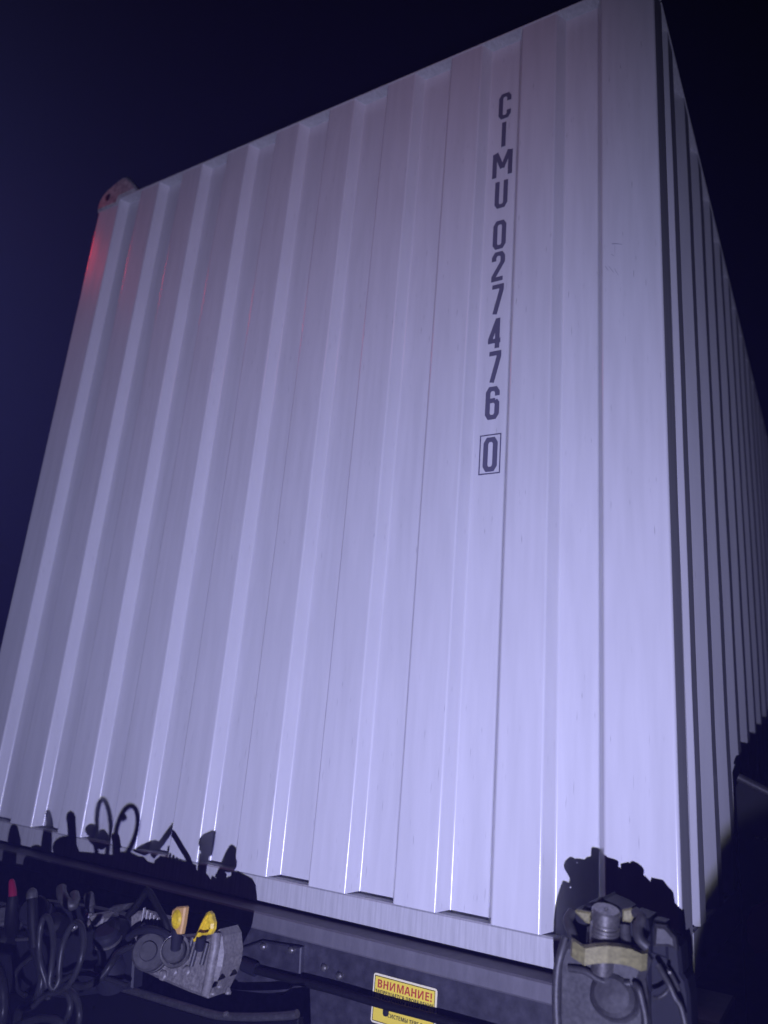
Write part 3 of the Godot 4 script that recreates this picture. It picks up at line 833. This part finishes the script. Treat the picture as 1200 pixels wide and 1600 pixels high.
# ---------------------------------------------------------------- lower right
func lock():
	var o := thing("container_lock", "steel container lock with a brass-coloured clamp ring at container's lower right corner", "lock", Vector3(2.338, 1.187, 0.200))
	var s := Shape.new()
	prism(s, PackedVector2Array([Vector2(2.262, 1.226), Vector2(2.262, 1.290), Vector2(2.277, 1.310), Vector2(2.273, 1.350), Vector2(2.282, 1.361), Vector2(2.295, 1.363), Vector2(2.304, 1.375), Vector2(2.322, 1.381), Vector2(2.328, 1.386), Vector2(2.334, 1.390), Vector2(2.337, 1.386), Vector2(2.359, 1.381), Vector2(2.375, 1.374), Vector2(2.378, 1.245)]), 0.2, 0.09, 0.005)
	part("housing", s, M.plastic, o)  # near-black body added behind the bolt to fill out the lock's shadow
	s = Shape.new()
	prism(s, PackedVector2Array([Vector2(2.372, 1.245), Vector2(2.376, 1.366), Vector2(2.389, 1.373), Vector2(2.415, 1.369), Vector2(2.419, 1.345), Vector2(2.419, 1.255)]), 0.205, 0.08, 0.005)
	part("side_block", s, M.plastic, o)
	s = Shape.new()
	prism(s, PackedVector2Array([Vector2(2.419, 1.314), Vector2(2.420, 1.353), Vector2(2.425, 1.369), Vector2(2.445, 1.368), Vector2(2.448, 1.339), Vector2(2.448, 1.310)]), 0.2, 0.04, 0.004)
	part("stop", s, M.plastic, o)
	s = Shape.new()
	prism(s, PackedVector2Array([Vector2(2.410, 1.164), Vector2(2.413, 1.334), Vector2(2.447, 1.347), Vector2(2.467, 1.332), Vector2(2.470, 1.292), Vector2(2.477, 1.283), Vector2(2.481, 1.261), Vector2(2.482, 1.182)]), 0.195, 0.07, 0.006)
	part("cheek", s, M.plastic, o)
	s = Shape.new()
	prism(s, PackedVector2Array([Vector2(2.429, 1.364), Vector2(2.448, 1.364), Vector2(2.463, 1.350), Vector2(2.466, 1.329), Vector2(2.452, 1.333), Vector2(2.426, 1.328)]), 0.215, 0.02, 0.005)
	part("cheek_plate", s, M.dark_steel, o)
	# base block below the ring
	s = Shape.new()
	prism(s, PackedVector2Array([Vector2(2.251, 1.275), Vector2(2.260, 1.287), Vector2(2.272, 1.313), Vector2(2.299, 1.307), Vector2(2.406, 1.326), Vector2(2.423, 1.307), Vector2(2.412, 1.277), Vector2(2.416, 1.249), Vector2(2.420, 1.175), Vector2(2.255, 1.135), Vector2(2.256, 1.266)]), 0.225, 0.10, 0.012)
	var base := part("base_block", s, M.dark_steel, o)
	s = Shape.new()
	lathe(s, Vector3(2.361, 1.241, 0.225), [Vector2(0, 0.02), Vector2(0.03, 0.018), Vector2(0.038, 0.012), Vector2(0.042, 0.0), Vector2(0.046, -0.004)], Basis(Vector3.RIGHT, PI / 2 - 0.25), 32, 0.85)
	part("boss", s, M.dark_steel, base)
	s = Shape.new()
	tube(s, curve([Vector3(2.399, 1.269, 0.237), Vector3(2.407, 1.264, 0.242), Vector3(2.412, 1.247, 0.242), Vector3(2.417, 1.224, 0.242), Vector3(2.418, 1.192, 0.242)], 5), 0.006, 10)
	part("rib", s, M.dark_steel, base)
	s = Shape.new()
	tube(s, curve([Vector3(2.274, 1.316, 0.225), Vector3(2.268, 1.290, 0.234), Vector3(2.263, 1.264, 0.236), Vector3(2.261, 1.218, 0.236), Vector3(2.265, 1.159, 0.236)], 5), 0.008, 10)
	part("rib", s, M.dark_steel, base)
	s = Shape.new()
	tube(s, curve([Vector3(2.282, 1.269, 0.230), Vector3(2.313, 1.271, 0.234), Vector3(2.336, 1.263, 0.234), Vector3(2.359, 1.261, 0.232), Vector3(2.390, 1.267, 0.228)], 5), 0.006, 10)
	part("seam", s, M.dark_steel, base)
	# the bolt, leaning a little towards the camera
	var lean := Basis(Vector3.UP, 0.5) * Basis(Vector3.RIGHT, 0.27)
	var c: Vector3 = Vector3(2.347, 1.332, 0.235)
	s = Shape.new()
	var prof := [Vector2(0, 0.05), Vector2(0.0225, 0.05), Vector2(0.0245, 0.047), Vector2(0.0245, 0.029), Vector2(0.0225, 0.026), Vector2(0.0215, 0.026), Vector2(0.0215, 0.021)]
	var y := 0.02
	while y > -0.012:
		prof.append_array([Vector2(0.0255, y), Vector2(0.0255, y - 0.0028), Vector2(0.0238, y - 0.0036), Vector2(0.0238, y - 0.0052)])
		y -= 0.006
	prof.append_array([Vector2(0.024, -0.014), Vector2(0.02, -0.02), Vector2(0.02, -0.06)])
	lathe(s, c, prof, lean, 36)
	var bolt := part("bolt", s, M.steel, o)
	s = Shape.new()
	lathe(s, c + lean * Vector3(0, 0.0502, 0), [Vector2(0, 0.003), Vector2(0.003, 0.002), Vector2(0.004, 0.0)], lean, 12)
	part("centre_mark", s, M.steel, bolt)
	# clamp strap: an arch in front of the bolt, its ends bent down and back
	s = Shape.new()
	var rc: Vector3 = Vector3(2.374, 1.315, 0.272)
	var xs := [-0.068, -0.05, -0.03, -0.012, 0.012, 0.03, 0.05, 0.062, 0.072]
	var ys := [-0.012, -0.0125, -0.004, 0.0, 0.0, -0.003, -0.0115, -0.0125, -0.008]
	var zs := [-0.03, -0.008, -0.002, 0.0, 0.0, -0.002, -0.006, -0.012, -0.04]
	for k in xs.size() - 1:
		var q := []
		for t in [k, k + 1]:
			for w in [0.0, -0.012]:
				for h in [0.0145, -0.0145]:
					q.append(rc + lean * Vector3(xs[t] * 0.96, ys[t] + h, zs[t] + w))
		s.flat(q[0], q[1], q[5], q[4], lean.z)
		s.flat(q[2], q[3], q[7], q[6], -lean.z)
		s.flat(q[0], q[2], q[6], q[4], lean.y)
		s.flat(q[1], q[3], q[7], q[5], -lean.y)
		if k == 0:
			s.flat(q[0], q[1], q[3], q[2], -lean.x)
		if k == xs.size() - 2:
			s.flat(q[4], q[5], q[7], q[6], lean.x)
	part("clamp_ring", s, M.brass, o)
	for q in [[PackedVector2Array([Vector2(2.287, 1.362), Vector2(2.291, 1.365), Vector2(2.318, 1.365), Vector2(2.318, 1.345), Vector2(2.309, 1.346), Vector2(2.299, 1.353)]), 0.222], [PackedVector2Array([Vector2(2.375, 1.360), Vector2(2.375, 1.379), Vector2(2.389, 1.384), Vector2(2.396, 1.380), Vector2(2.394, 1.367), Vector2(2.389, 1.361)]), 0.222]]:
		s = Shape.new()
		prism(s, q[0], q[1], 0.014, 0.003)
		part("ring_lug", s, M.brass, o)
	# side arms of the ring
	for q in [[Vector3(2.283, 1.359, 0.215), Vector3(2.279, 1.346, 0.230), Vector3(2.290, 1.333, 0.245), Vector3(2.297, 1.321, 0.250), Vector3(2.293, 1.306, 0.250)], [Vector3(2.396, 1.379, 0.215), Vector3(2.410, 1.371, 0.225), Vector3(2.405, 1.359, 0.235), Vector3(2.410, 1.343, 0.245), Vector3(2.424, 1.332, 0.245)]]:
		s = Shape.new()
		tube(s, curve(q, 6), 0.009, 12)
		part("ring_arm", s, M.dark_steel, o)
	for q in [[Vector3(2.322, 1.340, 0.220), Vector3(2.323, 1.316, 0.230)], [Vector3(2.379, 1.354, 0.220), Vector3(2.383, 1.327, 0.230)]]:
		s = Shape.new()
		tube(s, q, 0.01, 12)
		part("guide_pin", s, M.dark_steel, o)

	o = thing("brake_line", "thin bent metal pipe slanting down right of the container lock", "pipe", Vector3(2.469, 1.239, 0.235))
	s = Shape.new()
	tube(s, curve([Vector3(2.436, 1.304, 0.225), Vector3(2.445, 1.293, 0.230), Vector3(2.456, 1.279, 0.235), Vector3(2.464, 1.263, 0.235), Vector3(2.473, 1.251, 0.235), Vector3(2.479, 1.228, 0.235)], 5), 0.005, 10)
	part("pipe", s, M.dark_steel, o)
	s = Shape.new()
	tube(s, curve([Vector3(2.451, 1.299, 0.215), Vector3(2.461, 1.286, 0.220), Vector3(2.470, 1.272, 0.225)], 5), 0.0035, 10)
	part("pipe", s, M.dark_steel, o)
	s = Shape.new()
	tube(s, curve([Vector3(2.456, 1.276, 0.235), Vector3(2.450, 1.267, 0.240), Vector3(2.440, 1.259, 0.240), Vector3(2.430, 1.255, 0.235)], 5), 0.0035, 10)
	part("clip", s, M.dark_steel, o)
	s = Shape.new()
	box(s, Vector3(2.457, 1.299, 0.235), Vector3(0.006, 0.006, 0.006), 0.0015)
	part("screw", s, M.steel, o)

func fairing():
	var o := thing("side_fairing", "black side plate with a grey top rail standing out from the container's right side", "side plate", Vector3(2.7, FLOOR - 0.6, -0.86))
	var s := Shape.new()
	var tl: Vector3 = Vector3(2.460, 1.614, -0.850)
	var tr: Vector3 = Vector3(2.546, 1.576, -0.850)
	var far: Vector3 = tl + (tr - tl) * 5.0
	prism(s, PackedVector2Array([Vector2(2.447, FLOOR - 0.6), Vector2(2.447, tl.y - 0.03), Vector2(tl.x, tl.y), Vector2(far.x, far.y), Vector2(far.x, FLOOR - 0.6)]), -0.85, 0.02, 0.004)
	part("panel", s, M.fairing, o)
	s = Shape.new()
	tube(s, [tl + Vector3(0, 0, 0.01), tr + Vector3(0, 0, 0.01), far + Vector3(0, 0, 0.01)], 0.013, 12)
	part("rail", s, M.dark_steel, o)
	for p in [Vector3(2.443, 1.451, -0.848), Vector3(2.499, 1.451, -0.848), Vector3(2.522, 1.450, -0.848)]:
		s = Shape.new()
		lathe(s, p, [Vector2(0, 0.004), Vector2(0.002, 0.0035), Vector2(0.004, 0.0), Vector2(0.004, -0.004)], Basis(Vector3.RIGHT, PI / 2), 10)
		part("rivet", s, M.steel, o)
	o = thing("glowing_reflector", "red reflector low on the black side plate at the right edge, with an added dim glow", "lamp", Vector3(2.498, 1.185, -0.840))
	s = Shape.new()
	prism(s, PackedVector2Array([Vector2(2.462, 1.227), Vector2(2.477, 1.266), Vector2(2.521, 1.294), Vector2(2.577, 1.303), Vector2(2.569, 1.183), Vector2(2.480, 1.150), Vector2(2.462, 1.176)]), -0.836, 0.012, 0.005)
	var m := mat(Color(0.06, 0.006, 0.015), 0.6)
	m.emission_enabled = true
	m.emission = Color(0.09, 0.008, 0.022)
	m.emission_energy_multiplier = 0.035  # dim glow added to the reflector
	part("glow_lens", s, m, o)
	var l := SpotLight3D.new()
	l.name = "red_light"
	l.light_color = Color(1.0, 0.14, 0.16)
	l.light_energy = 0.004  # added red light to go with the reflector's glow
	l.light_size = 0.04
	l.spot_angle = 55.0
	l.spot_angle_attenuation = 1.0
	l.spot_range = 20.0
	l.spot_attenuation = 2.0
	l.shadow_enabled = true
	o.add_child(l)
	l.position = Vector3(2.528, 1.233, -0.790) - o.position
	l.basis = Basis.looking_at(Vector3(0.8, -0.6, 0.6), Vector3.UP)
	# unseen plate added to cast the slanting soft shadow on the container's side
	o = thing("shade_plate", "black unseen plate added beside the work lamp, shading the container's right side", "shade_plate", Vector3(3.0, 0, 1.29))
	s = Shape.new()
	prism(s, PackedVector2Array([Vector2(2.698, FLOOR - 0.155), Vector2(2.704, FLOOR - 0.137), Vector2(2.712, FLOOR - 0.129), Vector2(2.736, FLOOR - 0.105), Vector2(2.785, FLOOR - 0.078), Vector2(2.86, FLOOR - 0.045), Vector2(3.3, FLOOR + 0.08), Vector2(3.3, 0.25), Vector2(2.76, 0.25), Vector2(2.698, 0.6)]), 1.3, 0.02, 0.002)
	part("blocker", s, M.rubber, o)
	for x in [2.9, 3.2]:
		s = Shape.new()
		tube(s, [Vector3(x, 0.0, 1.27), Vector3(x, 0.7, 1.27)], 0.016, 10)
		part("post", s, M.dark_steel, o)

# ---------------------------------------------------------------- lamps
func marker_lamp(at: Vector3, aim: Vector3, label: String, energy: float, cone: float, r: float):
	var o := thing("marker_lamp", label, "lamp", Vector3(at.x, 0, at.z), "red marker lamps on masts")
	var f := (aim - at).normalized()
	var turn := Basis.looking_at(f, Vector3.UP) * Basis(Vector3.RIGHT, -PI / 2)
	var s := Shape.new()
	tube(s, [Vector3(at.x, 0, at.z) - f * 0.06 * Vector3(1, 0, 1), at - f * 0.06 - Vector3(0, 0.02, 0)], 0.02, 12)
	part("mast", s, M.plastic, o)
	s = Shape.new()
	lathe(s, at, [Vector2(r, -0.012), Vector2(r * 1.05, -0.02), Vector2(r * 1.05, -0.05), Vector2(0, -0.06)], turn, 24)
	part("housing", s, M.plastic, o)
	s = Shape.new()
	lathe(s, at, [Vector2(0, 0), Vector2(r * 0.6, -0.003), Vector2(r, -0.012)], turn, 24)
	var m := mat(Color(0.3, 0.01, 0.02), 0.4)
	m.emission_enabled = true
	m.emission = Color(1.0, 0.08, 0.1)
	m.emission_energy_multiplier = 0.02 / (r * r) * energy
	part("glow_lens", s, m, o)
	var l := SpotLight3D.new()
	l.name = "red_light"
	l.light_color = Color(1.0, 0.1, 0.16)
	l.light_energy = energy
	l.light_size = r
	l.spot_angle = cone
	l.spot_angle_attenuation = 1.0
	l.spot_range = 30.0
	l.spot_attenuation = 2.0
	l.shadow_enabled = true
	o.add_child(l)
	l.position = at + f * 0.012 - o.position
	l.basis = Basis.looking_at(f, Vector3.UP)

func work_lamp():
	# the lamp that lights the whole scene stands below and behind the camera
	var at := Vector3(2.863, FLOOR - 0.253, 2.127)
	var f := (Vector3(1.473, 2.018, 0.000) - at).normalized()
	var b := Basis.looking_at(f, Vector3.UP)
	var o := thing("work_lamp", "small LED work lamp on a round-footed stand in front of the container", "lamp", Vector3(at.x, 0, at.z) - f * 0.05 * Vector3(1, 0, 1))
	var turn := b * Basis(Vector3.RIGHT, -PI / 2)
	var s := Shape.new()
	lathe(s, o.position, [Vector2(0, 0.02), Vector2(0.11, 0.018), Vector2(0.13, 0.008), Vector2(0.13, 0.0)], Basis(), 32)
	part("foot", s, M.plastic, o)
	s = Shape.new()
	tube(s, [o.position + Vector3(0, 0.015, 0), at - f * 0.05 - Vector3(0, 0.03, 0)], 0.011, 12)
	part("pole", s, M.dark_steel, o)
	s = Shape.new()
	lathe(s, at - f * 0.006, [Vector2(0.011, 0.0), Vector2(0.013, 0.004), Vector2(0.035, 0.004), Vector2(0.04, 0.0), Vector2(0.04, -0.05), Vector2(0.02, -0.07), Vector2(0, -0.07)], turn, 32)
	part("housing", s, M.plastic, o)
	s = Shape.new()
	lathe(s, at - f * 0.006, [Vector2(0, 0.002), Vector2(0.0115, 0.001)], turn, 24)
	var m := mat(Color(0.8, 0.8, 0.7), 0.3)
	m.emission_enabled = true
	m.emission = Color(0.85, 0.85, 1.0)
	m.emission_energy_multiplier = 4.0
	part("glow_lens", s, m, o)
	# lamp split in two, warm light offset to add a yellow shadow fringe
	for e in [[Vector3.ZERO, COLD, "cold_light"], [Vector3(-0.0034, 0.0049, 0), WARM, "warm_light"]]:
		var l := SpotLight3D.new()
		l.name = e[2]
		l.light_color = e[1]
		l.light_energy = LAMP_ENERGY
		l.light_size = 0.006
		l.spot_angle = 41.0
		l.spot_angle_attenuation = 1.0
		l.spot_range = 60.0
		l.spot_attenuation = 2.0
		l.shadow_enabled = true
		o.add_child(l)
		l.position = at + e[0] - o.position
		l.basis = b

const COLD := Color(0.585, 0.58, 0.945)
const WARM := Color(0.565, 0.57, 0.40)
const LAMP_ENERGY := 10.6

func night_sky(toward: Vector3) -> ImageTexture:
	# nearly black sky, with lens glare painted in as a soft glow on one side
	var w := 256
	var h := 128
	var im := Image.create_empty(w, h, false, Image.FORMAT_RGBF)
	for y in h:
		for x in w:
			var a := (float(x) + 0.5) / w * TAU
			var e := PI / 2 - (float(y) + 0.5) / h * PI
			var d := Vector3(sin(a) * cos(e), sin(e), -cos(a) * cos(e))
			var k: float = clamp(d.dot(toward) * 0.5 + 0.5, 0.0, 1.0)
			var g := pow(k, 34.0)
			var wide := pow(k, 4.0)
			im.set_pixel(x, y, Color(0.0004 + 0.002 * wide + 0.024 * g, 0.0004 + 0.0014 * wide + 0.026 * g, 0.001 + 0.006 * wide + 0.09 * g))
	return ImageTexture.create_from_image(im)

func _ready():
	rng.seed = 7
	wave.seed = 5
	wave.frequency = 0.01
	wave.fractal_octaves = 3
	# camera
	var cam := Camera3D.new()
	cam.name = "camera"
	cam.position = Vector3(2.7457, FLOOR + 0.4375, 1.7399)
	cam.rotation = Vector3(0.2924, 0.5554, 0.0841)
	cam.fov = 68.58
	cam.near = 0.02
	cam.far = 900.0
	var lens := CameraAttributesPhysical.new()
	lens.frustum_focal_length = 17.6
	lens.frustum_focus_distance = 1.85
	lens.exposure_aperture = 1.4
	cam.attributes = lens
	add_child(cam)
	cam.current = true
	# sky and exposure
	var env := Environment.new()
	var sky := Sky.new()
	var pano := PanoramaSkyMaterial.new()
	pano.panorama = night_sky((Vector3(-19.066, 8.364, -1.000) - cam.position).normalized())
	sky.sky_material = pano
	env.background_mode = Environment.BG_SKY
	env.sky = sky
	env.tonemap_mode = Environment.TONE_MAPPER_LINEAR
	env.tonemap_exposure = 1.0
	env.fog_enabled = true
	env.fog_density = 0.012
	env.fog_light_color = Color(0.58, 0.55, 1.0)
	env.sdfgi_enabled = true
	env.ssao_enabled = true
	env.ssil_enabled = true
	var we := WorldEnvironment.new()
	we.name = "world_environment"
	we.environment = env
	add_child(we)
	materials()
	work_lamp()
	marker_lamp(Vector3(-0.85, FLOOR + 2.95, 0.24), Vector3(0.15, FLOOR + 2.2, 0), "red marker lamp shining on the container's upper left corner", 0.36, 32.0, 0.16)
	marker_lamp(Vector3(2.35, FLOOR + 2.8, 2.0), Vector3(1.45, FLOOR + 2.25, 0), "red marker lamp on a tall mast behind the camera", 0.19, 30.0, 0.014)
	# ground
	var g := MeshInstance3D.new()
	g.name = "ground"
	var pm := PlaneMesh.new()
	pm.size = Vector2(800, 800)
	g.mesh = pm
	g.material_override = M.asphalt
	g.set_meta("kind", "structure")
	g.set_meta("label", "dark asphalt yard under the trailer")
	add_child(g)
	container()
	trailer()
	sign_plate()
	rod()
	hoses()
	couplings()
	air_hoses()
	deck()
	lock()
	fairing()
